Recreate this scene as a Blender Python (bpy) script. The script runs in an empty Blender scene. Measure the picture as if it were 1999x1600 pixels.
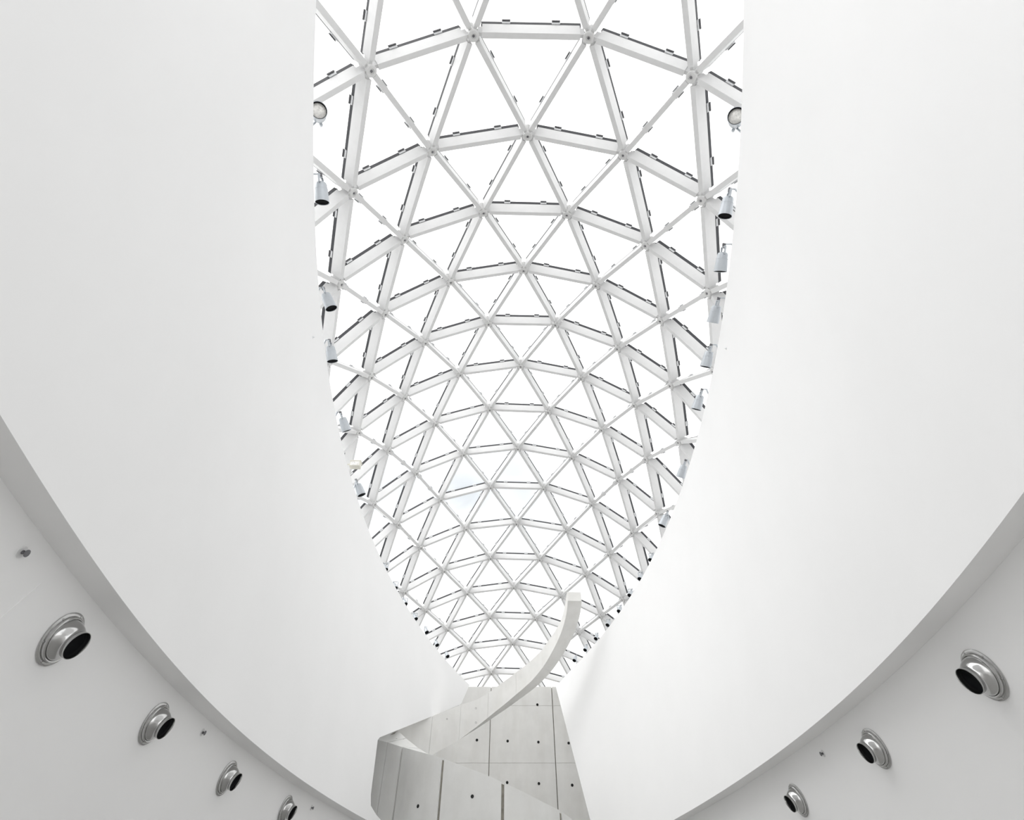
import bpy, math, random
from mathutils import Vector, Matrix
from bisect import bisect

random.seed(7)
C = bpy.context.scene.collection
SC = bpy.context.scene

# ---------------------------------------------------------------- camera
FPX, PITCH, EYE = 1000.0, math.radians(47.0), 1.6      # focal length in pixels of a 1999-wide frame
cam = bpy.data.cameras.new('camera')
cam.sensor_fit = 'HORIZONTAL'; cam.sensor_width = 36.0
cam.lens = 36.0 * FPX / 1999.0
cam.clip_start = 0.05; cam.clip_end = 500
cam_ob = bpy.data.objects.new('camera', cam); C.objects.link(cam_ob)
cam_ob.location = (0, 0, EYE)
cam_ob.rotation_euler = (math.radians(90) + PITCH, 0, 0)
SC.camera = cam_ob

# ---------------------------------------------------------------- sky, soft sun, exposure
SKY, SUN = 1.9, 1.9
SX0 = 2.37
world = bpy.data.worlds.new('overcast_sky'); SC.world = world
world.use_nodes = True
nt = world.node_tree; nt.nodes.clear()
wo = nt.nodes.new('ShaderNodeOutputWorld'); bg = nt.nodes.new('ShaderNodeBackground')
tc = nt.nodes.new('ShaderNodeTexCoord'); nz = nt.nodes.new('ShaderNodeTexNoise')
nz.inputs['Scale'].default_value = 2.0; nz.inputs['Detail'].default_value = 2.5
rp = nt.nodes.new('ShaderNodeValToRGB')
rp.color_ramp.elements[0].position = 0.33; rp.color_ramp.elements[0].color = (0.485, 0.515, 0.545, 1)
rp.color_ramp.elements[1].position = 0.47; rp.color_ramp.elements[1].color = (1, 1, 1, 1)
mpw = nt.nodes.new('ShaderNodeMapping'); mpw.inputs['Location'].default_value = (SX0, 0.0, 0.0)
nt.links.new(tc.outputs['Generated'], mpw.inputs['Vector']); nt.links.new(mpw.outputs[0], nz.inputs['Vector'])
nt.links.new(nz.outputs['Fac'], rp.inputs['Fac'])
nt.links.new(rp.outputs['Color'], bg.inputs['Color'])
bg.inputs['Strength'].default_value = SKY
nt.links.new(bg.outputs[0], wo.inputs[0])
sun = bpy.data.lights.new('veiled_sun', 'SUN'); sun.energy = SUN; sun.angle = math.radians(50)
sun_ob = bpy.data.objects.new('veiled_sun', sun); C.objects.link(sun_ob)
sun_ob.rotation_euler = Vector((0.66, 0.45, -1.0)).to_track_quat('-Z', 'Y').to_euler()
SC.view_settings.view_transform = 'Standard'; SC.view_settings.look = 'None'
SC.view_settings.gamma = 1.0; SC.view_settings.use_curve_mapping = False
SC.view_settings.exposure = 0.0
SC.cycles.transparent_max_bounces = 24
SC.cycles.max_bounces = 14; SC.cycles.diffuse_bounces = 10

# ---------------------------------------------------------------- materials
def mat(name, col, rough=0.6, metal=0.0, noise=None, bump=0.0, spec=0.5):
    """noise = (scale, amount, detail): a gentle mottling of the base colour in object space"""
    m = bpy.data.materials.new(name); m.use_nodes = True
    n = m.node_tree.nodes; l = m.node_tree.links; b = n['Principled BSDF']
    b.inputs['Base Color'].default_value = (*col, 1)
    b.inputs['Roughness'].default_value = rough; b.inputs['Metallic'].default_value = metal
    b.inputs['Specular IOR Level'].default_value = spec
    if noise:
        t = n.new('ShaderNodeTexCoord'); x = n.new('ShaderNodeTexNoise')
        x.inputs['Scale'].default_value = noise[0]; x.inputs['Detail'].default_value = noise[2]
        x.inputs['Roughness'].default_value = 0.62
        r = n.new('ShaderNodeValToRGB'); a = noise[1]
        r.color_ramp.elements[0].position = 0.3; r.color_ramp.elements[1].position = 0.7
        r.color_ramp.elements[0].color = (*[c * (1 - a) for c in col], 1)
        r.color_ramp.elements[1].color = (*[min(1, c * (1 + a)) for c in col], 1)
        l.new(t.outputs['Object'], x.inputs['Vector']); l.new(x.outputs['Fac'], r.inputs['Fac'])
        l.new(r.outputs['Color'], b.inputs['Base Color'])
        if bump:
            u = n.new('ShaderNodeBump'); u.inputs['Strength'].default_value = bump; u.inputs['Distance'].default_value = 0.01
            l.new(x.outputs['Fac'], u.inputs['Height']); l.new(u.outputs[0], b.inputs['Normal'])
    return m

def concrete(name, col):
    """cast concrete: soft clouds, fine pores and faint vertical rain marks"""
    m = mat(name, col, 0.75, noise=(1.3, 0.05, 8), bump=0.08, spec=0.3)
    n = m.node_tree.nodes; l = m.node_tree.links; b = n['Principled BSDF']
    t = n.new('ShaderNodeTexCoord'); mp = n.new('ShaderNodeMapping'); mp.inputs['Scale'].default_value = (3, 3, 0.8)
    x = n.new('ShaderNodeTexNoise'); x.inputs['Scale'].default_value = 1.0; x.inputs['Detail'].default_value = 4
    r = n.new('ShaderNodeValToRGB')
    r.color_ramp.elements[0].position = 0.32; r.color_ramp.elements[0].color = (0.96, 0.957, 0.95, 1)
    r.color_ramp.elements[1].position = 0.55; r.color_ramp.elements[1].color = (1, 1, 1, 1)
    mx = n.new('ShaderNodeMix'); mx.data_type = 'RGBA'; mx.blend_type = 'MULTIPLY'; mx.inputs[0].default_value = 1
    src = b.inputs['Base Color'].links[0].from_socket
    l.new(t.outputs['Object'], mp.inputs[0]); l.new(mp.outputs[0], x.inputs['Vector']); l.new(x.outputs['Fac'], r.inputs[0])
    l.new(src, mx.inputs[6]); l.new(r.outputs[0], mx.inputs[7]); l.new(mx.outputs[2], b.inputs['Base Color'])
    return m

M_WALL = mat('white_plaster', (0.86, 0.86, 0.86), 0.7, noise=(0.6, 0.012, 4), spec=0.2)
M_FLOOR = mat('pale_floor', (0.37, 0.365, 0.355), 0.5, noise=(3, 0.05, 5))
M_STEEL = mat('white_painted_steel', (0.70, 0.70, 0.70), 0.45, noise=(9, 0.02, 3))
M_HUB = mat('white_cast_node', (0.64, 0.64, 0.635), 0.4, noise=(14, 0.03, 3))
M_BOLT = mat('dull_bolt', (0.16, 0.16, 0.17), 0.4, 0.6, noise=(60, 0.1, 2))
M_GASKET = mat('charcoal_gasket', (0.035, 0.036, 0.042), 0.6, noise=(20, 0.12, 3))
M_CLIP = mat('grey_clip', (0.68, 0.69, 0.70), 0.4, 0.2, noise=(30, 0.05, 2))
M_CONC = concrete('cast_concrete', (0.78, 0.775, 0.755))
M_CONC2 = concrete('cast_concrete_grey', (0.70, 0.70, 0.685))
M_SEAM = mat('joint_mortar', (0.27, 0.255, 0.22), 0.9, noise=(8, 0.25, 5))
M_HOLE = mat('tie_hole_shade', (0.012, 0.012, 0.012), 0.9, noise=(40, 0.2, 2))
M_CHROME = mat('brushed_stainless', (0.50, 0.50, 0.495), 0.16, 1.0, noise=(5, 0.06, 4))
M_DUCT = mat('duct_black', (0.006, 0.0065, 0.0075), 0.8, noise=(10, 0.2, 2), spec=0.1)
M_CAN = mat('silver_lamp_paint', (0.50, 0.53, 0.56), 0.35, 0.4, noise=(15, 0.03, 2))
M_LENS = mat('lamp_glass', (0.80, 0.79, 0.76), 0.15, 0.0, noise=(30, 0.25, 3))
M_CREAM = mat('cream_plastic', (0.72, 0.70, 0.62), 0.5, noise=(10, 0.03, 2))

M_GLASS = bpy.data.materials.new('roof_glass'); M_GLASS.use_nodes = True
n = M_GLASS.node_tree.nodes; l = M_GLASS.node_tree.links; n.clear()
o = n.new('ShaderNodeOutputMaterial'); mx = n.new('ShaderNodeMixShader'); tr = n.new('ShaderNodeBsdfTransparent'); gl = n.new('ShaderNodeBsdfGlossy')
tr.inputs['Color'].default_value = (0.965, 0.965, 0.962, 1); gl.inputs['Roughness'].default_value = 0.03
mx.inputs[0].default_value = 0.035
l.new(tr.outputs[0], mx.inputs[1]); l.new(gl.outputs[0], mx.inputs[2]); l.new(mx.outputs[0], o.inputs[0])

# ---------------------------------------------------------------- helpers
def mesh(name, verts, faces, mats, smooth=False, midx=None, sharp=None):
    m = bpy.data.meshes.new(name); m.from_pydata([tuple(v) for v in verts], [], faces)
    for k in (mats if isinstance(mats, (list, tuple)) else [mats]): m.materials.append(k)
    if midx: m.polygons.foreach_set('material_index', midx)
    if smooth:
        m.polygons.foreach_set('use_smooth', [True] * len(faces))
        if sharp is not None: m.set_sharp_from_angle(angle=math.radians(sharp))
    m.update(); return m

def link(name, me, parent=None, mtx=None):
    o = bpy.data.objects.new(name, me); C.objects.link(o)
    if parent: o.parent = parent
    if mtx is not None: o.matrix_local = mtx
    return o

def tag(o, label=None, cat=None, group=None, kind=None):
    if label: o['label'] = label
    if cat: o['category'] = cat
    if group: o['group'] = group
    if kind: o['kind'] = kind
    return o

def empty(name, mtx=None):
    o = bpy.data.objects.new(name, None); C.objects.link(o)
    o.empty_display_size = 0.1
    if mtx is not None: o.matrix_local = mtx
    return o

def ray(x, y):
    """direction of the sight line through photo pixel (x, y); used only to read plan positions off the photo"""
    X = (x - 999.5) / FPX; v = (800 - y) / FPX
    return Vector((X, math.cos(PITCH) - v * math.sin(PITCH), math.sin(PITCH) + v * math.cos(PITCH)))
E0 = Vector((0, 0, EYE))
def px(P):
    d = Vector(P) - E0
    y = d.y * math.cos(PITCH) + d.z * math.sin(PITCH); v = -d.y * math.sin(PITCH) + d.z * math.cos(PITCH)
    if y < 0.05: return (-9999, -9999)
    return (999.5 + FPX * d.x / y, 800 - FPX * v / y)
def lerp(a, b, t): return a + (b - a) * t
def tab(T, x):
    """piecewise-linear table lookup, T = sorted [(x, y)]"""
    if x <= T[0][0]: i = 0
    elif x >= T[-1][0]: i = len(T) - 2
    else: i = max(0, bisect([t[0] for t in T], x) - 1)
    (a, b), (c, d) = T[i], T[i + 1]
    return b + (d - b) * (x - a) / (c - a)
def pv(c, t):
    r = 0.0
    for k in c: r = r * t + k
    return r

def box(x0, x1, y0, y1, z0, z1):
    v = [(x, y, z) for z in (z0, z1) for y in (y0, y1) for x in (x0, x1)]
    f = [(0, 2, 3, 1), (4, 5, 7, 6), (0, 1, 5, 4), (1, 3, 7, 5), (3, 2, 6, 7), (2, 0, 4, 6)]
    return v, f
def joined(*parts):
    V, F = [], []
    for v, f in parts:
        k = len(V); V += [tuple(q) for q in v]; F += [tuple(i + k for i in q) for q in f]
    return V, F
def lathe(prof, n=32, shear=None):
    """revolve [(r, z)] about z; shear(z) -> (dx, dy) lets the axis bend"""
    V, F = [], []
    for r, z in prof:
        dx, dy = shear(z) if shear else (0, 0)
        for k in range(n):
            a = 2 * math.pi * k / n; V.append((r * math.cos(a) + dx, r * math.sin(a) + dy, z))
    for i in range(len(prof) - 1):
        for k in range(n):
            a, b = i * n + k, i * n + (k + 1) % n
            F.append((a, b, b + n, a + n))
    return V, F
def capped(prof, n=24):
    v, f = lathe(prof, n); f.append(tuple(range(n - 1, -1, -1))); m = (len(prof) - 1) * n
    f.append(tuple(range(m, m + n))); return v, f
def rod(a, b, r, n=8):
    a, b = Vector(a), Vector(b); d = b - a; q = d.to_track_quat('Z', 'Y'); V = []
    for p in (a, b):
        for k in range(n):
            t = 2 * math.pi * k / n; V.append(tuple(p + q @ Vector((r * math.cos(t), r * math.sin(t), 0))))
    F = [(k, (k + 1) % n, n + (k + 1) % n, n + k) for k in range(n)]
    F += [tuple(range(n - 1, -1, -1)), tuple(range(n, 2 * n))]
    return V, F
def frame(origin, z, xhint=(1, 0, 0)):
    z = Vector(z).normalized(); x = Vector(xhint); x = (x - z * x.dot(z)).normalized(); y = z.cross(x)
    m = Matrix((x, y, z)).transposed().to_4x4(); m.translation = Vector(origin); return m

# roof node positions in metres, by (row, place in row)
NODES = {
(-2,-3.5):(-4.775,-0.559,7.355), (-2,-2.5):(-3.831,-1.271,8.979), (-2,-1.5):(-2.411,-1.929,10.229), (-2,-0.5):(-0.611,-2.319,10.940),
(-2,0.5):(1.350,-2.233,10.965), (-2,1.5):(3.154,-1.743,10.298), (-2,2.5):(4.601,-1.090,9.073), (-2,3.5):(5.581,-0.426,7.456),
(-1,-4):(-4.740,1.394,6.911), (-1,-3):(-4.104,0.748,8.711), (-1,-2):(-2.999,0.114,10.191), (-1,-1):(-1.483,-0.462,11.216),
(-1,0):(0.325,-0.648,11.601), (-1,1):(2.162,-0.302,11.249), (-1,2):(3.697,0.275,10.235), (-1,3):(4.806,0.889,8.746),
(-1,4):(5.439,1.494,6.926), (0,-3.5):(-4.320,2.695,8.375), (0,-2.5):(-3.505,2.127,10.056), (0,-1.5):(-2.258,1.643,11.351),
(0,-0.5):(-0.638,1.270,12.087), (0,0.5):(1.278,1.299,12.094), (0,1.5):(2.901,1.731,11.362), (0,2.5):(4.135,2.262,10.045),
(0,3.5):(4.918,2.819,8.333), (1,-4):(-4.504,4.584,7.985), (1,-3):(-3.944,4.037,9.841), (1,-2):(-2.951,3.581,11.376),
(1,-1):(-1.561,3.173,12.440), (1,0):(0.313,3.001,12.826), (1,1):(2.186,3.232,12.414), (1,2):(3.542,3.698,11.323),
(1,3):(4.483,4.174,9.756), (1,4):(4.975,4.694,7.867), (2,-4.5):(-4.666,6.454,7.523), (2,-3.5):(-4.354,5.875,9.519),
(2,-2.5):(-3.571,5.422,11.262), (2,-1.5):(-2.397,5.057,12.591), (2,-0.5):(-0.654,4.766,13.364), (2,0.5):(1.265,4.802,13.337),
(2,1.5):(2.980,5.158,12.511), (2,2.5):(4.091,5.560,11.145), (2,3.5):(4.796,6.010,9.364), (2,4.5):(4.995,6.552,7.336),
(3,-4):(-4.747,7.647,9.089), (3,-3):(-4.152,7.250,10.972), (3,-2):(-3.132,6.950,12.506), (3,-1):(-1.586,6.672,13.590),
(3,0):(0.304,6.547,13.982), (3,1):(2.170,6.732,13.525), (3,2):(3.661,7.062,12.378), (3,3):(4.599,7.389,10.795),
(3,4):(5.096,7.775,8.874), (4,-4.5):(-5.123,9.360,8.513), (4,-3.5):(-4.652,8.984,10.559), (4,-2.5):(-3.770,8.769,12.260),
(4,-1.5):(-2.458,8.576,13.558), (4,-0.5):(-0.683,8.423,14.292), (4,0.5):(1.267,8.431,14.267), (4,1.5):(2.981,8.676,13.429),
(4,2.5):(4.222,8.898,12.070), (4,3.5):(5.011,9.121,10.322), (4,4.5):(5.379,9.481,8.245), (5,-4):(-5.076,10.613,9.941),
(5,-3):(-4.355,10.464,11.845), (5,-2):(-3.252,10.420,13.282), (5,-1):(-1.642,10.328,14.280), (5,0):(0.274,10.266,14.638),
(5,1):(2.188,10.391,14.177), (5,2):(3.707,10.545,13.084), (5,3):(4.706,10.604,11.596), (5,4):(5.304,10.751,9.652),
(6,-4.5):(-5.438,12.121,8.990), (6,-3.5):(-4.877,12.133,11.053), (6,-2.5):(-3.924,12.188,12.720), (6,-1.5):(-2.572,12.208,13.935),
(6,-0.5):(-0.770,12.166,14.613), (6,0.5):(1.252,12.212,14.541), (6,1.5):(3.014,12.303,13.770), (6,2.5):(4.250,12.321,12.478),
(6,3.5):(5.087,12.272,10.761), (6,4.5):(5.496,12.255,8.663), (7,-4):(-5.306,13.681,9.984), (7,-3):(-4.525,13.846,11.849),
(7,-2):(-3.359,13.989,13.284), (7,-1):(-1.764,14.049,14.216), (7,0):(0.219,14.065,14.522), (7,1):(2.182,14.104,14.112),
(7,2):(3.700,14.110,13.054), (7,3):(4.738,13.971,11.576), (7,4):(5.376,13.814,9.661), (8,-4.5):(-5.645,15.052,8.673),
(8,-3.5):(-5.078,15.404,10.668), (8,-2.5):(-4.086,15.674,12.301), (8,-1.5):(-2.696,15.831,13.499), (8,-0.5):(-0.836,15.883,14.149),
(8,0.5):(1.226,15.906,14.105), (8,1.5):(3.019,15.906,13.348), (8,2.5):(4.293,15.799,12.038), (8,3.5):(5.163,15.539,10.348),
(8,4.5):(5.591,15.186,8.326), (9,-4):(-5.543,16.847,9.359), (9,-3):(-4.729,17.234,11.133), (9,-2):(-3.530,17.530,12.495),
(9,-1):(-1.852,17.663,13.435), (9,0):(0.177,17.719,13.732), (9,1):(2.176,17.699,13.364), (9,2):(3.727,17.647,12.263),
(9,3):(4.830,17.366,10.838), (9,4):(5.534,16.990,9.020), (10,-4.5):(-5.953,18.204,7.981), (10,-3.5):(-5.300,18.691,9.890),
(10,-2.5):(-4.208,19.086,11.454), (10,-1.5):(-2.799,19.360,12.537), (10,-0.5):(-0.912,19.454,13.183), (10,0.5):(1.175,19.483,13.129),
(10,1.5):(3.012,19.440,12.386), (10,2.5):(4.327,19.199,11.227), (10,3.5):(5.316,18.833,9.591), (10,4.5):(5.880,18.370,7.646),
(11,-4):(-5.916,20.089,8.608), (11,-3):(-4.932,20.569,10.284), (11,-2):(-3.599,20.940,11.586), (11,-1):(-1.954,21.135,12.463),
(11,0):(0.082,21.193,12.779), (11,1):(2.123,21.194,12.355), (11,2):(3.682,21.047,11.397), (11,3):(4.954,20.700,10.041),
(11,4):(5.863,20.250,8.312), (12,-4.5):(-6.591,21.464,7.333), (12,-3.5):(-5.704,21.992,9.094), (12,-2.5):(-4.436,22.441,10.533),
(12,-1.5):(-2.849,22.752,11.587), (12,-0.5):(-0.993,22.879,12.199), (12,0.5):(1.060,22.910,12.145), (12,1.5):(2.918,22.825,11.475),
(12,2.5):(4.446,22.559,10.344), (12,3.5):(5.654,22.146,8.845), (12,4.5):(6.484,21.655,7.044), (13,-4):(-6.515,23.390,7.927),
(13,-3):(-5.298,23.889,9.443), (13,-2):(-3.775,24.275,10.630), (13,-1):(-1.998,24.500,11.434), (13,0):(0.028,24.575,11.732),
(13,1):(1.999,24.557,11.352), (13,2):(3.758,24.374,10.493), (13,3):(5.250,24.029,9.249), (13,4):(6.421,23.569,7.684),
(14,-4.5):(-7.359,24.794,6.790), (14,-3.5):(-6.176,25.310,8.347), (14,-2.5):(-4.690,25.746,9.609), (14,-1.5):(-2.942,26.053,10.519),
(14,-0.5):(-0.997,26.214,10.994), (14,0.5):(0.997,26.244,10.959), (14,1.5):(2.909,26.135,10.425), (14,2.5):(4.628,25.871,9.462),
(14,3.5):(6.088,25.476,8.156), (14,4.5):(7.246,25.000,6.567), (15,-4):(-7.068,26.725,7.259), (15,-3):(-5.597,27.191,8.555),
(15,-2):(-3.890,27.546,9.534), (15,-1):(-2.002,27.773,10.147), (15,0):(-0.020,27.869,10.343), (15,1):(1.946,27.834,10.094),
(15,2):(3.815,27.658,9.435), (15,3):(5.503,27.346,8.416), (15,4):(6.953,26.920,7.085), (16,-3.5):(-6.489,28.628,7.488),
(16,-2.5):(-4.807,29.006,8.503), (16,-1.5):(-2.964,29.269,9.197), (16,-0.5):(-1.032,29.417,9.540), (16,0.5):(0.925,29.451,9.522),
(16,1.5):(2.854,29.365,9.143), (16,2.5):(4.692,29.152,8.414), (16,3.5):(6.368,28.816,7.371)}

# ---------------------------------------------------------------- floor
v, f = box(-14, 14, -14, 36, -0.3, 0)
tag(link('floor', mesh('floor', v, f, M_FLOOR)), 'pale polished floor at the foot of the atrium', kind='structure')

# ---------------------------------------------------------------- curved white walls around the eye shaped void
H1, H2 = EYE + 2.05, EYE + 8.0
UPL = [0.0145, -0.06564, 0.07608, -0.06998, 1.63838, -3.32477, -2.19861]
UPR = [0.05486, -0.26886, 0.37711, 0.04968, -1.90306, 3.26972, 2.64292]
LOL = [0.16504, -0.76412, 0.95157, 1.51535, -3.12962, -2.2792]
LOR = [-0.70241, 2.80279, -3.51304, -0.29466, 2.94094, 2.59005]
EDGE_L = [(0, 917), (1336, 917), (1374, 900), (1397, 845), (1440, 738), (1550, 724), (1576, 724), (1599, 742), (1665, 805), (1900, 1030)]
EDGE_R = [(0, 1085), (1340, 1085), (1599, 1152), (1655, 1166), (1900, 1230)]
Y0 = -1.5
def wall_x(side, y, h):
    up, lo = (UPL, LOL) if side < 0 else (UPR, LOR)
    t = (h - H1) / (H2 - H1)
    return lerp(pv(lo, y / 10), pv(up, y / 10), t)
def wall_end(side, h):
    T = EDGE_L if side < 0 else EDGE_R
    prev = None; y = 10.0
    while y < 25.0:
        p = px((wall_x(side, y, h), y, h)); s = (p[0] - tab(T, p[1])) * side
        if s < 0:
            a, b = y - 0.05, y
            for _ in range(18):
                m = (a + b) / 2; p = px((wall_x(side, m, h), m, h))
                if (p[0] - tab(T, p[1])) * side < 0: b = m
                else: a = m
            return a
        y += 0.05
    return 25.0
NY, NH, TH = 90, 64, 0.24
for side, nm, lab in ((-1, 'wall_left', 'white plastered wall curving up the left side of the eye shaped void'),
                      (1, 'wall_right', 'white plastered wall curving up the right side of the eye shaped void')):
    inn, out = [], []
    for j in range(NH + 1):
        h = lerp(H1, H2, j / NH); ye = wall_end(side, h)
        for i in range(NY + 1):
            y = lerp(Y0, ye, i / NY); x = wall_x(side, y, h)
            inn.append((x, y, h)); out.append((x + side * TH, y + 0.10 * (i / NY) ** 8, h))
    N = NY + 1; V = inn + out; F = []; K = len(inn)
    for j in range(NH):
        for i in range(NY):
            a = j * N + i; q = (a, a + 1, a + 1 + N, a + N)
            F.append(q if side < 0 else q[::-1]); q2 = tuple(K + k for k in q); F.append(q2[::-1] if side < 0 else q2)
    for i in range(NY):                                      # soffit strip and top ledge
        a = i; F.append((a, a + K, a + 1 + K, a + 1)); b = NH * N + i; F.append((b, b + 1, b + 1 + K, b + K))
    for j in range(NH):
        for i in (0, NY):
            a = j * N + i; F.append((a, a + N, a + N + K, a + K))
    me = mesh(nm, V, F, M_WALL, smooth=True, sharp=40)
    w = tag(link(nm, me), lab, kind='structure')
# lower walls set back behind the soffit, carrying the air nozzles
LEAN = 0.21                                             # the lower walls fall away outward under the soffit
def low_x(side, y, z=None): return wall_x(side, y, H1) + side * (TH + LEAN * (0 if z is None else H1 - z))
YL = {-1: wall_end(-1, H1) + 0.2, 1: wall_end(1, H1) + 0.2}
for side, nm, lab in ((-1, 'wall_left_lower', 'shaded white lower wall on the left with air nozzles'),
                      (1, 'wall_right_lower', 'shaded white lower wall on the right with air nozzles')):
    V, F = [], []
    for i in range(NY + 1):
        y = lerp(Y0, YL[side], i / NY); x = low_x(side, y)
        xb = low_x(side, y, 0); V += [(xb, y, 0), (x, y, H1 + 0.004), (x + side * .25, y, H1 + .004), (xb + side * .25, y, 0)]
    for i in range(NY):
        a = 4 * i
        for k in range(4):
            q = (a + k, a + (k + 1) % 4, a + 4 + (k + 1) % 4, a + 4 + k); F.append(q if side > 0 else q[::-1])
    F += [(0, 1, 2, 3), (4 * NY + 3, 4 * NY + 2, 4 * NY + 1, 4 * NY)]
    tag(link(nm, mesh(nm, V, F, M_WALL, smooth=True, sharp=40)), lab, kind='structure')

for side, x0, x1, nm, nm2, sn in ((-1, -5.3, -5.1, 'wall_left_rear', 'sky_block_1', 'left'), (1, 4.75, 4.95, 'wall_right_rear', 'sky_block_2', 'right')):
    v, f = box(x0, x1, Y0, 24.6, 0, H2 - 0.2)  # runs forward past the alcove, unseen, to keep side sky light out
    tag(link(nm, mesh(nm, v, f, M_WALL)), 'plain white outer wall of the stair alcove behind the %s wall' % sn, kind='structure')
    V, F = [], []                                           # unseen slab added from wall top to outer wall to block sky light
    n = 60; ye = 12.0
    for i in range(n + 1):
        y = lerp(Y0, ye, i / n); xi = wall_x(side, y, H2) + side * (TH - 0.02); xo = side * max(abs(x0), abs(x1))
        V += [(xi, y, H2 - 0.2), (xo, y, H2 - 0.2), (xo, y, H2 - 0.02), (xi, y, H2 - 0.02)]
    for i in range(n):
        for k in range(4):
            q = (4 * i + k, 4 * i + (k + 1) % 4, 4 * i + 4 + (k + 1) % 4, 4 * i + 4 + k); F.append(q)
    F += [(3, 2, 1, 0), (4 * n, 4 * n + 1, 4 * n + 2, 4 * n + 3)]
    tag(link(nm2, mesh(nm2, V, F, M_WALL)), 'unseen white slab added along the top of the %s wall to block sky light' % sn, kind='structure')

# ---------------------------------------------------------------- concrete shaft wall at the tip, cast in panels
YS = 23.95
shaft = tag(empty('wall_back', Matrix.Translation((0, YS, 0))), 'tall flat wall of grey cast concrete panels behind the spiral stair', kind='structure')
ZT = EYE + 8.08
v, f = box(-5.1, 4.75, 0.06, 0.5, 0, ZT - 0.03)
link('backing', mesh('backing', v, f, M_SEAM), shaft)
xs = [-5.1, -0.905, 1.72, 4.75]; zs = [0, 2.6, 4.55, EYE + 5.28, EYE + 7.33, ZT]
def bevelled_panel(x0, x1, z0, z1, d=0.12, b=0.012):
    v = [(x0, b, z0), (x1, b, z0), (x1, b, z1), (x0, b, z1), (x0 + b, 0, z0 + b), (x1 - b, 0, z0 + b), (x1 - b, 0, z1 - b), (x0 + b, 0, z1 - b),
         (x0, d, z0), (x1, d, z0), (x1, d, z1), (x0, d, z1)]
    f = [(4, 5, 6, 7), (0, 1, 5, 4), (1, 2, 6, 5), (2, 3, 7, 6), (3, 0, 4, 7), (0, 8, 9, 1), (1, 9, 10, 2), (2, 10, 11, 3), (3, 11, 8, 0), (8, 11, 10, 9)]
    return v, f
for i in range(3):
    for k in range(5):
        gx = 0.012 if i == 0 else 0.016
        v, f = bevelled_panel(xs[i] + gx, xs[i + 1] - gx, zs[k] + 0.003, zs[k + 1] - 0.003, b=0.008)
        link('panel', mesh('panel', v, f, M_CONC), shaft)
hv, hf = capped([(0.050, 0.0), (0.050, 0.012), (0.030, 0.006)], 14)
HOLE = mesh('tie_hole', hv, hf, M_HOLE)  # black disc on the face, its colour standing in for a hole's shade
for p in ((1049, 1375), (931, 1444), (991, 1446), (1051, 1448), (1110, 1450), (990, 1527), (1052, 1529), (1117, 1532), (1110, 1378)):
    d = ray(*p); t = YS / d.y
    link('tie_hole', HOLE, shaft, frame(E0 + d * t - Vector((0, YS - 0.004, 0)), (0, -1, 0)))

# ---------------------------------------------------------------- spiral stair parapet: one rising ribbon of cast concrete
SX, SY, RI, RO = -0.5, 17.5, 2.5, 3.0
stair = tag(empty('spiral_stair', Matrix.Translation((SX, SY, 0))),
            'spiral stair parapet of cast concrete winding up to a free curved tip', 'staircase')
TOP = [(-60, 9.10), (-7, 9.08), (0, 9.12), (7.2, 9.06), (15.7, 8.73), (24, 8.47), (32, 8.30), (42, 8.06), (51, 7.79), (58, 7.62), (75, 7.2), (89, 6.82), (97, 6.55),
       (107.7, 6.28), (120, 6.06), (147, 5.46), (180, 4.70), (195, 4.30), (206, 4.06), (217, 3.82), (245.4, 3.37), (265.3, 3.01), (275, 2.83), (294, 2.49), (302, 2.38), (330, 1.85), (360, 1.2)]
BOT = [(0, 8.80), (3, 8.73), (9, 8.53), (18, 8.26), (28, 7.95), (38, 7.62), (48.5, 7.24), (60, 6.87), (76, 6.43), (92, 5.93), (107, 5.42), (122, 4.93),
       (144, 4.40), (165, 3.6), (190, 2.4), (214, 0.9), (225, 0.4), (250, -0.6), (360, -1.5)]
BANK = [(-60, 0), (147, 0), (160, .12), (180, .40), (195, .46), (206, .32), (212, .14), (218, .05), (226, 0), (400, 0)]     # the top slopes at the turn
BULGE = [(-60, 0), (146, 0), (158, .22), (170, .62), (182, .92), (194, .95), (204, .66), (211, .30), (217, .06), (222, 0), (400, 0)]
def ribbon(a0, a1, ri, ro, dt, db, m, flat=0.0):
    n = max(2, int((a1 - a0) / 2.5)); V, F = [], []
    for i in range(n + 1):
        a = lerp(a0, a1, i / n); c, s = math.cos(math.radians(a)), math.sin(math.radians(a))
        zt = tab(TOP, a) + EYE - dt; zb = max(0.0, tab(BOT, a) + EYE + db)
        q = tab(BULGE, a); r0, r1 = ri + q, ro + q
        V += [(r0 * c, r0 * s, zb), (r1 * c, r1 * s, zb), (r1 * c, r1 * s, zt), (r0 * c, r0 * s, zt + tab(BANK, a))]
    for i in range(n):
        k = 4 * i
        for e in range(4): F.append((k + e, k + 4 + e, k + 4 + (e + 1) % 4, k + (e + 1) % 4))
    F += [(0, 1, 2, 3), (4 * n + 3, 4 * n + 2, 4 * n + 1, 4 * n)]
    return mesh('panel', V, F, m, smooth=True, sharp=35)
JO = [(1.0, 0), (50, .05), (75, .05), (98, .06), (120.5, .08), (147, .12), (170, .12), (192, .3), (211.2, .22), (218.6, .5), (246.8, .6), (275.5, .65), (303, .6), (331, .4), (356, 0)]
for (a0, g0), (a1, g1) in zip(JO, JO[1:]):
    o = link('panel', ribbon(a0 + g0, a1 - g1, RI, RO, 0, 0, M_CONC if a1 < 200 else M_CONC2), stair)
core = ribbon(2, 355, RI + 0.035, RO - 0.035, 0.03, 0.03, M_SEAM); core.name = 'joint_core'
link('joint_core', core, stair)
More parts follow.
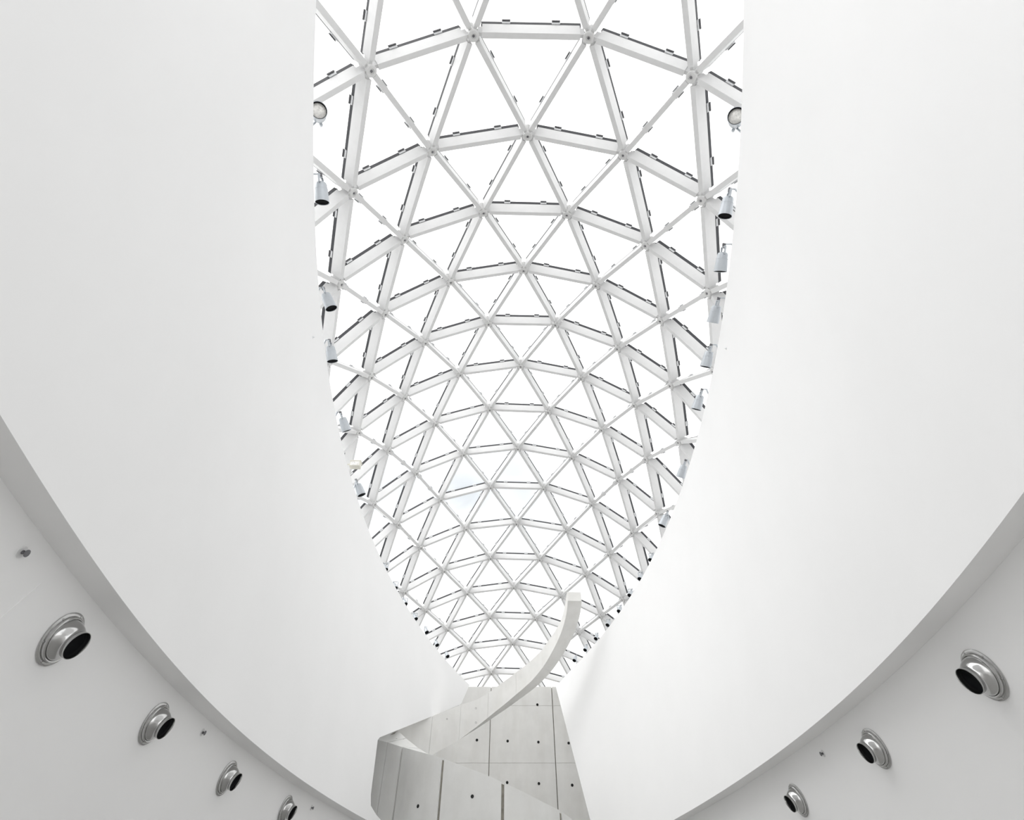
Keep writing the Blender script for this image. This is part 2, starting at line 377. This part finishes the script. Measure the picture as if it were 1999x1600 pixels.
for p, R, sgn in (((929, 1382), RI, -1), ((929, 1410), RI, -1), ((872.5, 1403), RI, -1), ((816, 1573), RO, 1), ((922, 1554), RO, 1)):
    d = ray(*p); a = d.x ** 2 + d.y ** 2; b = -2 * (d.x * SX + d.y * SY); k = SX * SX + SY * SY - R * R
    t = (-b - sgn * math.sqrt(b * b - 4 * a * k)) / 2 / a
    q = E0 + d * t - Vector((SX, SY, 0)); nrm = Vector((q.x, q.y, 0)).normalized() * sgn
    link('tie_hole', HOLE, stair, frame(q - nrm * 0.004, nrm, (0, 0, 1)) @ Matrix.Scale(0.55 if sgn < 0 else 0.75, 4))

# ---------------------------------------------------------------- triangulated glass roof
roof = tag(empty('ceiling'), 'vaulted glass roof on a triangulated grid of white steel beams', kind='structure')
NV = {k: Vector(p) for k, p in NODES.items()}
def nb(k):
    r, u = k
    return [q for q in ((r, u + 1), (r + 1, u + .5), (r + 1, u - .5), (r, u - 1), (r - 1, u - .5), (r - 1, u + .5)) if q in NV]
NRM = {}
for k, p in NV.items():
    s = Vector()
    ring = [(0, 1), (1, .5), (1, -.5), (0, -1), (-1, -.5), (-1, .5)]
    for a, b in zip(ring, ring[1:] + ring[:1]):
        A, B = (k[0] + a[0], k[1] + a[1]), (k[0] + b[0], k[1] + b[1])
        if A in NV and B in NV:
            c = (NV[A] - p).cross(NV[B] - p)
            if c.dot(p - Vector((0, 12, 2))) < 0: c = -c
            s += c
    NRM[k] = s.normalized() if s.length else (p - Vector((0, p.y, 2))).normalized()
LENS_L = [(0, 618), (100, 613), (300, 611), (400, 614), (500, 619), (600, 627), (700, 637), (780, 651), (850, 666), (930, 690), (1010, 720), (1100, 757), (1180, 800), (1260, 850), (1340, 920)]
LENS_R = [(0, 1453), (200, 1447), (400, 1436), (480, 1429), (620, 1412), (720, 1393), (820, 1370), (910, 1340), (1010, 1310), (1100, 1270), (1185, 1220), (1260, 1160), (1340, 1085)]
def seen(p):
    x, y = px(p)
    return -5 < y < 1345 and tab(LENS_L, y) - 6 < x < tab(LENS_R, y) + 6
def seen_share(pts): return sum(seen(p) for p in pts) / len(pts)
BW, BD, BZ, GH = 0.092, 0.27, 0.035, 0.085            # beam width, depth, offset above the node foot, gasket height
GZ = BZ + BD + GH
edges = []
for k in sorted(NV):
    for d in ((0, 1), (1, .5), (1, -.5)):
        q = (k[0] + d[0], k[1] + d[1])
        if q in NV: edges.append((k, q))
def beam_geo(L):
    e, s = L / 2 - 0.135, L / 2 - 0.06
    return joined(box(-e, e, -BW / 2, BW / 2, 0, BD), box(-s, -e, -0.027, 0.027, 0.03, BD - 0.05), box(e, s, -0.027, 0.027, 0.03, BD - 0.05))
def gasket_geo(L):
    e = L / 2 - 0.115
    return box(-e, e, -0.042, 0.042, BD, BD + GH)
CLIP_LO, CLIP_HI = box(-0.07, 0.07, 0.040, 0.062, BD + 0.012, BD + 0.080), box(-0.07, 0.07, 0.030, 0.078, BD + 0.080, BD + 0.088)
cv, cf = joined(CLIP_LO, CLIP_HI, box(-0.07, 0.07, 0.072, 0.079, BD + 0.055, BD + 0.088))
CLIP = mesh('clip', cv, cf, [M_CLIP, M_GASKET], midx=[0] * 12 + [1] * 6)
ranked = []
for a, b in edges:
    A, B = NV[a], NV[b]; up = (NRM[a] + NRM[b]).normalized()
    m = frame((A + B) / 2 + up * BZ, up, B - A)
    sh = seen_share([A.lerp(B, t) + up * 0.15 for t in (0.05, .2, .35, .5, .65, .8, .95)])
    pa, pb = px(A), px(B)
    ranked.append((sh * math.hypot(pa[0] - pb[0], pa[1] - pb[1]), (B - A).length, m))
ranked.sort(key=lambda r: -r[0])
n_seen = sum(r[0] > 0 for r in ranked)
rest, rest_g, rest_c, n_clip = [], [], [], 0
for i, (score, L, m) in enumerate(ranked):
    single = score > 0 and i < 300
    v, f = beam_geo(L); gv, gf = gasket_geo(L)
    spots = [(t, s) for t in (-0.22, 0.22) for s in (1, -1)]
    if single:
        bo = link('beam', mesh('beam', v, f, M_STEEL), roof, m)
        link('gasket', mesh('gasket', gv, gf, M_GASKET), bo)
    else:
        rest.append(([m @ Vector(q) for q in v], f)); rest_g.append(([m @ Vector(q) for q in gv], gf))
    for t, s in spots:
        cm = Matrix.Translation((t * L, 0, 0)) @ (Matrix.Rotation(math.pi, 4, 'Z') if s < 0 else Matrix())
        if single and n_clip < 300:
            link('clip', CLIP, bo, cm); n_clip += 1
        else: rest_c.append(([m @ cm @ Vector(q) for q in cv], cf))
for nm, lst, mt in (('beam', rest, M_STEEL), ('gasket', rest_g, M_GASKET), ('clip', rest_c, M_CLIP)):
    if lst:
        v, f = joined(*lst); tag(link(nm, mesh(nm, v, f, mt), roof), kind='stuff')
# node castings with their bolts
hv, hf = capped([(0.040, 0.012), (0.046, 0.0), (0.082, 0.0), (0.094, 0.010), (0.094, 0.05), (0.070, 0.065), (0.070, BZ + BD), (0.045, BZ + BD + .03)], 20)
HUB = mesh('node', hv, hf, M_HUB, smooth=True, sharp=35)
bv, bf = capped([(0.020, 0.002), (0.024, 0.006), (0.024, 0.02)], 6)
BOLT = mesh('bolt', bv, bf, M_BOLT)
for k, p in NV.items():
    h = link('node', HUB, roof, frame(p, NRM[k])); link('bolt', BOLT, h)
# triangular panes
tris = []
for k in sorted(NV):
    r, u = k
    for a, b in (((r, u + 1), (r + 1, u + .5)), ((r + 1, u + .5), (r + 1, u - .5))):
        if a in NV and b in NV: tris.append((k, a, b))
pr = []
for t in tris:
    P = [NV[q] + NRM[q] * GZ for q in t]; c = sum(P, Vector()) / 3; nn = (P[1] - P[0]).cross(P[2] - P[0]).normalized()
    if nn.dot(NRM[t[0]]) < 0: nn = -nn; P[1], P[2] = P[2], P[1]
    pts = [P[0].lerp(P[1], .5), P[1].lerp(P[2], .5), P[2].lerp(P[0], .5), c] + [q.lerp(c, .1) for q in P]
    pp = [px(q) for q in P]; ar = abs((pp[1][0] - pp[0][0]) * (pp[2][1] - pp[0][1]) - (pp[2][0] - pp[0][0]) * (pp[1][1] - pp[0][1]))
    P = [q.lerp(c, 0.028) - c for q in P]
    v = [tuple(q) for q in P] + [tuple(q + nn * 0.024) for q in P]
    f = [(2, 1, 0), (3, 4, 5), (0, 1, 4, 3), (1, 2, 5, 4), (2, 0, 3, 5)]
    pr.append((seen_share(pts) * ar, c, v, f))
pr.sort(key=lambda r: -r[0]); rest = []
for i, (s, c, v, f) in enumerate(pr):
    if s > 0 and i < 300: link('pane', mesh('pane', v, f, M_GLASS), roof, Matrix.Translation(c))
    else: rest.append(([Vector(q) + c for q in v], f))
if rest:
    v, f = joined(*rest); tag(link('pane', mesh('pane', v, f, M_GLASS), roof), kind='stuff')
print('ROOF beams', len(edges), 'seen', n_seen, 'panes', len(tris), sum(q[0] > 0 for q in pr), 'nodes', len(NV))

# ---------------------------------------------------------------- stainless jet nozzles on the lower walls
def wall_hit(side, x, y):
    """where a sight line meets a lower wall, and the wall's normal there"""
    d = ray(x, y); a, b = 0.5, 60.0
    for _ in range(60):
        m = (a + b) / 2; q = E0 + d * m
        inside = (q.x - low_x(side, min(q.y, YL[side] + 1), q.z)) * side < 0 and q.y < 30
        a, b = (m, b) if inside else (a, m)
    q = E0 + d * a; t = (low_x(side, q.y + .05) - low_x(side, q.y - .05)) / 0.1
    nrm = Vector((-side, side * t, -LEAN)).normalized()
    return q, nrm
def tilted(prof, n=48, most=11.0):
    """a lathe whose axis swings down (local -y) between z = 0.05 and 0.15"""
    V, F = [], []
    for r, z in prof:
        w = min(1.0, max(0.0, (z - 0.05) / 0.10)); a = math.radians(most) * w * w * (3 - 2 * w)
        cy = -0.12 * max(0, z - 0.05); cz = 0.05 + (z - 0.05) * 0.93 if z > 0.05 else z
        for k in range(n):
            t = 2 * math.pi * k / n; V.append((r * math.cos(t), cy + r * math.sin(t) * math.cos(a), cz + r * math.sin(t) * math.sin(a)))
    for i in range(len(prof) - 1):
        for k in range(n):
            p, q = i * n + k, i * n + (k + 1) % n; F.append((p, q, q + n, p + n))
    return V, F
fl = lathe([(0.262, 0.0), (0.270, 0.006), (0.270, 0.018), (0.255, 0.026), (0.236, 0.026), (0.232, 0.050), (0.222, 0.058), (0.212, 0.056), (0.205, 0.045)], 48)
FLANGE = mesh('flange', *fl, M_CHROME, smooth=True, sharp=40)
bw = tilted([(0.208, 0.040), (0.206, 0.055), (0.201, 0.075), (0.191, 0.095), (0.177, 0.115), (0.161, 0.135), (0.148, 0.152), (0.140, 0.168), (0.1385, 0.178)])
BOWL = mesh('bowl', *bw, M_CHROME, smooth=True, sharp=50)
lp = tilted([(0.1385, 0.176), (0.1415, 0.180), (0.1435, 0.222), (0.1435, 0.228), (0.138, 0.228), (0.136, 0.222), (0.131, 0.16)])
LIP = mesh('lip', *lp, M_CHROME, smooth=True, sharp=50)
dv, df = tilted([(0.1325, 0.166), (0.118, 0.164), (0.110, 0.150), (0.0005, 0.145)])
THROAT = mesh('throat', dv, df, M_DUCT, smooth=True)
sv, sf = capped([(0.011, 0.0), (0.011, 0.005), (0.007, 0.008)], 10)
SCREW = mesh('screw', sv, sf, M_CHROME)
ORD = ['first', 'second', 'third', 'fourth', 'fifth', 'sixth', 'seventh', 'eighth', 'ninth', 'tenth']
NOZ = ((-1, (118, 1246), 'large stainless air nozzle on left lower wall, nearest and biggest of its row'),
       (-1, (300, 1411), 'stainless air nozzle on left lower wall, second from the left edge'),
       (-1, (442, 1518), 'stainless air nozzle on left lower wall, third from the left edge'),
       (-1, (556, 1580), 'stainless air nozzle on left lower wall, farthest of its row, cut by bottom edge'),
       (1, (1922, 1316), 'large stainless air nozzle on right lower wall, nearest and biggest of its row'),
       (1, (1711, 1460), 'stainless air nozzle on right lower wall, second from the right edge'),
       (1, (1559, 1561), 'stainless air nozzle on right lower wall, third from the right edge'),
       (1, (1436, 1630), 'stainless air nozzle on right lower wall, farthest, only its top rim in view'))
for side, p, lab in NOZ:
    q, nrm = wall_hit(side, *p)
    z = nrm; yv = Vector((0, 0, 1)); xv = yv.cross(z).normalized()
    yv = z.cross(xv); m = Matrix((xv, yv, z)).transposed().to_4x4() @ Matrix.Scale(0.74, 4); m.translation = q - nrm * 0.003
    t = tag(empty('air_nozzle', m), lab, 'air nozzle', 'jet nozzles on the %s lower wall' % ('left' if side < 0 else 'right'))
    fo = link('flange', FLANGE, t); link('bowl', BOWL, t); link('lip', LIP, t); tag(link('throat', THROAT, t), 'black inside of the nozzle')
    for k in range(6):
        a = math.radians(30 + 60 * k)
        link('screw', SCREW, fo, Matrix.Translation((0.247 * math.cos(a), 0.247 * math.sin(a), 0.024)))

a_, na = wall_hit(-1, -6, 1212); b_, nb_ = wall_hit(-1, 80, 1138)
v, f = rod(a_ + na * 0.0005, b_ + nb_ * 0.0005, 0.0022, 6)
link('plaster_joint', mesh('plaster_joint', v, f, M_WALL), bpy.data.objects['wall_left_lower'])

# ---------------------------------------------------------------- sidewall sprinklers
pv_, pf_ = capped([(0.042, 0.0), (0.040, 0.008), (0.022, 0.012)], 20); ESC = mesh('escutcheon', pv_, pf_, M_STEEL, smooth=True, sharp=40)
bv, bf = capped([(0.014, 0.01), (0.014, 0.03), (0.009, 0.045)], 10); BODY = mesh('sprinkler_body', bv, bf, M_BOLT, smooth=True, sharp=40)
av, af = joined(rod((0.014, 0, 0.03), (0.020, 0, 0.055), 0.0035, 6), rod((-0.014, 0, 0.03), (-0.020, 0, 0.055), 0.0035, 6),
                rod((0.020, 0, 0.055), (0, 0, 0.075), 0.0035, 6), rod((-0.020, 0, 0.055), (0, 0, 0.075), 0.0035, 6)); ARMS = mesh('frame_arms', av, af, M_BOLT)
gv, gf = capped([(0.026, 0.074), (0.026, 0.078), (0.010, 0.080)], 12); DEF = mesh('deflector', gv, gf, M_BOLT)
for side, p, lab in ((-1, (43, 1077), 'small sprinkler head on left lower wall above the biggest nozzle'),
                     (-1, (395, 1429), 'small sprinkler head on left lower wall between second and third nozzles'),
                     (-1, (608, 1576), 'small sprinkler head on left lower wall past the farthest nozzle'),
                     (1, (1607, 1470), 'small sprinkler head on right lower wall between second and third nozzles')):
    q, nrm = wall_hit(side, *p); yv = Vector((0, 0, 1)); xv = yv.cross(nrm).normalized()
    yv = nrm.cross(xv); m = Matrix((xv, yv, nrm)).transposed().to_4x4(); m.translation = q - nrm * 0.002; m = m @ Matrix.Diagonal((1, 1, 0.5, 1))
    t = tag(empty('sprinkler_head', m), lab, 'sprinkler', 'sprinkler heads on the lower walls')
    link('escutcheon', ESC, t); link('body', BODY, t); link('frame_arms', ARMS, t); link('deflector', DEF, t)

# ---------------------------------------------------------------- spotlights standing on the wall tops
hv, hf = lathe([(0.02, 0.02), (0.06, 0.022), (0.080, 0.035), (0.088, 0.06), (0.091, 0.125), (0.098, 0.127), (0.098, 0.137), (0.096, 0.139), (0.110, 0.33), (0.110, 0.345), (0.103, 0.345), (0.100, 0.30)], 28)
CAN = mesh('housing', hv, hf, M_CAN, smooth=True, sharp=30)
lv, lf = lathe([(0.103, 0.338), (0.100, 0.328), (0.0005, 0.328)], 28); LOUVRE = mesh('louvre', lv, lf, M_DUCT)
lv, lf = lathe([(0.104, 0.343), (0.096, 0.343), (0.094, 0.300), (0.0935, 0.300)], 28); BAFFLE = mesh('baffle', lv, lf, M_DUCT)
lv, lf = lathe([(0.094, 0.300), (0.075, 0.306), (0.040, 0.312), (0.0005, 0.314)], 28); LENS = mesh('lens', lv, lf, M_LENS, smooth=True)
yv_, yf_ = joined(box(-0.105, -0.095, -0.016, 0.016, -0.07, 0.06), box(0.095, 0.105, -0.016, 0.016, -0.07, 0.06), box(-0.105, 0.105, -0.016, 0.016, -0.08, -0.07),
                  rod((-0.12, 0, 0.045), (-0.085, 0, 0.045), 0.016), rod((0.085, 0, 0.045), (0.12, 0, 0.045), 0.016))
YOKE = mesh('yoke', yv_, yf_, M_CAN)
kv, kf = joined(capped([(0.03, -0.13), (0.03, -0.08)], 12), rod((-0.06, 0, -0.10), (0.06, 0, -0.10), 0.014), rod((-0.05, 0.02, -0.06), (0.03, -0.02, -0.13), 0.010), rod((0.05, 0.02, -0.06), (-0.03, -0.02, -0.13), 0.010)); KNUCKLE = mesh('knuckle', kv, kf, M_BOLT)
def spotlight(side, back, mouth, toward, lab, scale=1.0, face=False, zlift=0.42):
    """back / mouth: where the two ends of the can stand in the photo; toward: how far it aims at the viewer (0..1)"""
    dm = ray(*mouth); zt = H2 + zlift - EYE; t = zt / ray(*back).z
    B = E0 + ray(*back) * t; vd = ray(*mouth).normalized()
    Mo = E0 + dm * t
    lat = Mo - B; lat = lat - vd * lat.dot(vd)
    if face: ax = (-vd + lat.normalized() * 0.25 if lat.length > 1e-4 else -vd).normalized()
    else: ax = (lat.normalized() * math.sqrt(1 - toward * toward) - vd * toward).normalized()
    org = Mo - ax * 0.345 * scale
    m = frame(org, ax, (0, 1, 0.2)) @ Matrix.Scale(scale, 4)
    root = tag(empty('spotlight', Matrix.Translation(org)), lab, 'spotlight', 'spotlights along the %s wall top' % ('left' if side < 0 else 'right'))
    rel = Matrix.Translation(-org) @ m
    link('housing', CAN, root, rel); link('yoke', YOKE, root, rel); link('knuckle', KNUCKLE, root, rel)
    if face: link('baffle', BAFFLE, root, rel); tag(link('lens', LENS, root, rel), 'pale glass lens')
    else: tag(link('louvre', LOUVRE, root, rel), 'black lamp mouth')
    top = (m @ Vector((0, 0, -0.12))) - org
    y = org.y + top.y; xw = wall_x(side, y, H2) + side * 0.17
    foot = Vector((xw, y, H2)) - org
    v, f = joined(rod(top, (foot.x, foot.y, top.z), 0.012), rod((foot.x, foot.y, top.z), foot, 0.016), capped([(0.05, 0), (0.05, 0.012)], 14) if False else rod(foot, foot + Vector((0, 0, 0.012)), 0.06, 14))
    link('bracket_arm', mesh('bracket_arm', v, f, M_CAN), root)
SP_L = [((622, 217), (622, 215), 1, 1.0, True), ((627, 362), (629, 395), .42, 1.0, False), ((636, 575), (647, 602), .5, 1.0, False), ((645, 678), (649, 705), .35, 1.0, False),
        ((669, 818), (677, 841), .12, 1.0, False), ((699, 947), (706, 966), .35, 1.0, False)]
SP_R = [((1437, 228), (1437, 226), 1, 1.0, True), ((1421, 390), (1415, 422), .45, 1.0, False), ((1411, 495), (1406, 530), .14, 1.0, False), ((1399, 598), (1391, 630), .0, 1.0, False),
        ((1385, 685), (1377, 716), .14, 1.0, False), ((1367, 772), (1359, 799), .14, 1.0, False), ((1336, 906), (1328, 932), .0, 1.0, False), ((1301, 1004), (1292, 1026), .32, 1.0, False)]
DT_L = [(753, 1112), (772, 1148), (791.6, 1179), (811.8, 1208), (833.4, 1234), (853.5, 1259), (874, 1281)]
DT_R = [(1270, 1093), (1249, 1130), (1229, 1162), (1208, 1193), (1186, 1220), (1163, 1246.6), (1142, 1268.6), (1121, 1289)]
for side, near, far, sn in ((-1, SP_L, DT_L, 'left'), (1, SP_R, DT_R, 'right')):
    for i, (b, mth, tw, s, face) in enumerate(near):
        lab = ('round pale spotlight lens facing down at the top of the %s wall' % sn) if face else \
            'silver can spotlight on the %s wall top, %s below the pale lens' % (sn, ORD[i - 1])
        spotlight(side, b, mth, tw, lab, 1.12 if face else s, face)
    for i, d in enumerate(far):
        n_ = len(far) - 1 - i
        lab = 'tiny dark spotlight mouth on the far %s wall top, %s concrete' % (sn, 'nearest the' if n_ == 0 else ORD[n_] + ' from the')
        spotlight(side, (d[0] - side * -2, d[1] - 5), d, .75, lab, 0.72, False, 0.30)

# cream floodlight box among the left spotlights
d = ray(694, 906); P = E0 + d * ((H2 + 0.35 - EYE) / d.z)
t = tag(empty('floodlight', Matrix.Translation(P)), 'small cream floodlight box between the silver spotlights on the left wall top', 'floodlight')
v, f = joined(box(-0.12, 0.13, -0.07, 0.07, -0.10, 0.05), box(-0.13, 0.14, -0.08, 0.08, 0.05, 0.07)); link('housing', mesh('housing', v, f, M_CREAM), t)
v, f = box(-0.10, 0.11, -0.075, -0.07, -0.085, 0.035); link('front_glass', mesh('front_glass', v, f, M_LENS), t)
fx = wall_x(-1, P.y, H2) - 0.16 - P.x
v, f = joined(rod((-0.12, 0, 0), (fx, 0, 0), 0.014), rod((fx, 0, 0), (fx, 0, H2 - P.z), 0.016)); link('bracket_arm', mesh('bracket_arm', v, f, M_CREAM), t)

# small anchor eyes in the white walls
ev, ef = joined(capped([(0.022, 0), (0.022, 0.006), (0.012, 0.010)], 14), rod((0, 0, 0.008), (0, 0, 0.03), 0.006)); EYEB = mesh('anchor', ev, ef, M_CLIP)
for side, p, sn in ((-1, (610.5, 658), 'left'), (1, (1418, 680), 'right')):
    dd = ray(*p); a, b = 2.0, 40.0
    for _ in range(60):
        m_ = (a + b) / 2; q = E0 + dd * m_
        if (q.x - wall_x(side, q.y, q.z)) * side < 0: a = m_
        else: b = m_
    q = E0 + dd * a
    tag(link('wall_anchor', EYEB, None, frame(q, (-side, 0, 0), (0, 1, 0))), 'tiny metal anchor in the white %s wall just below its rim' % sn, 'anchor')
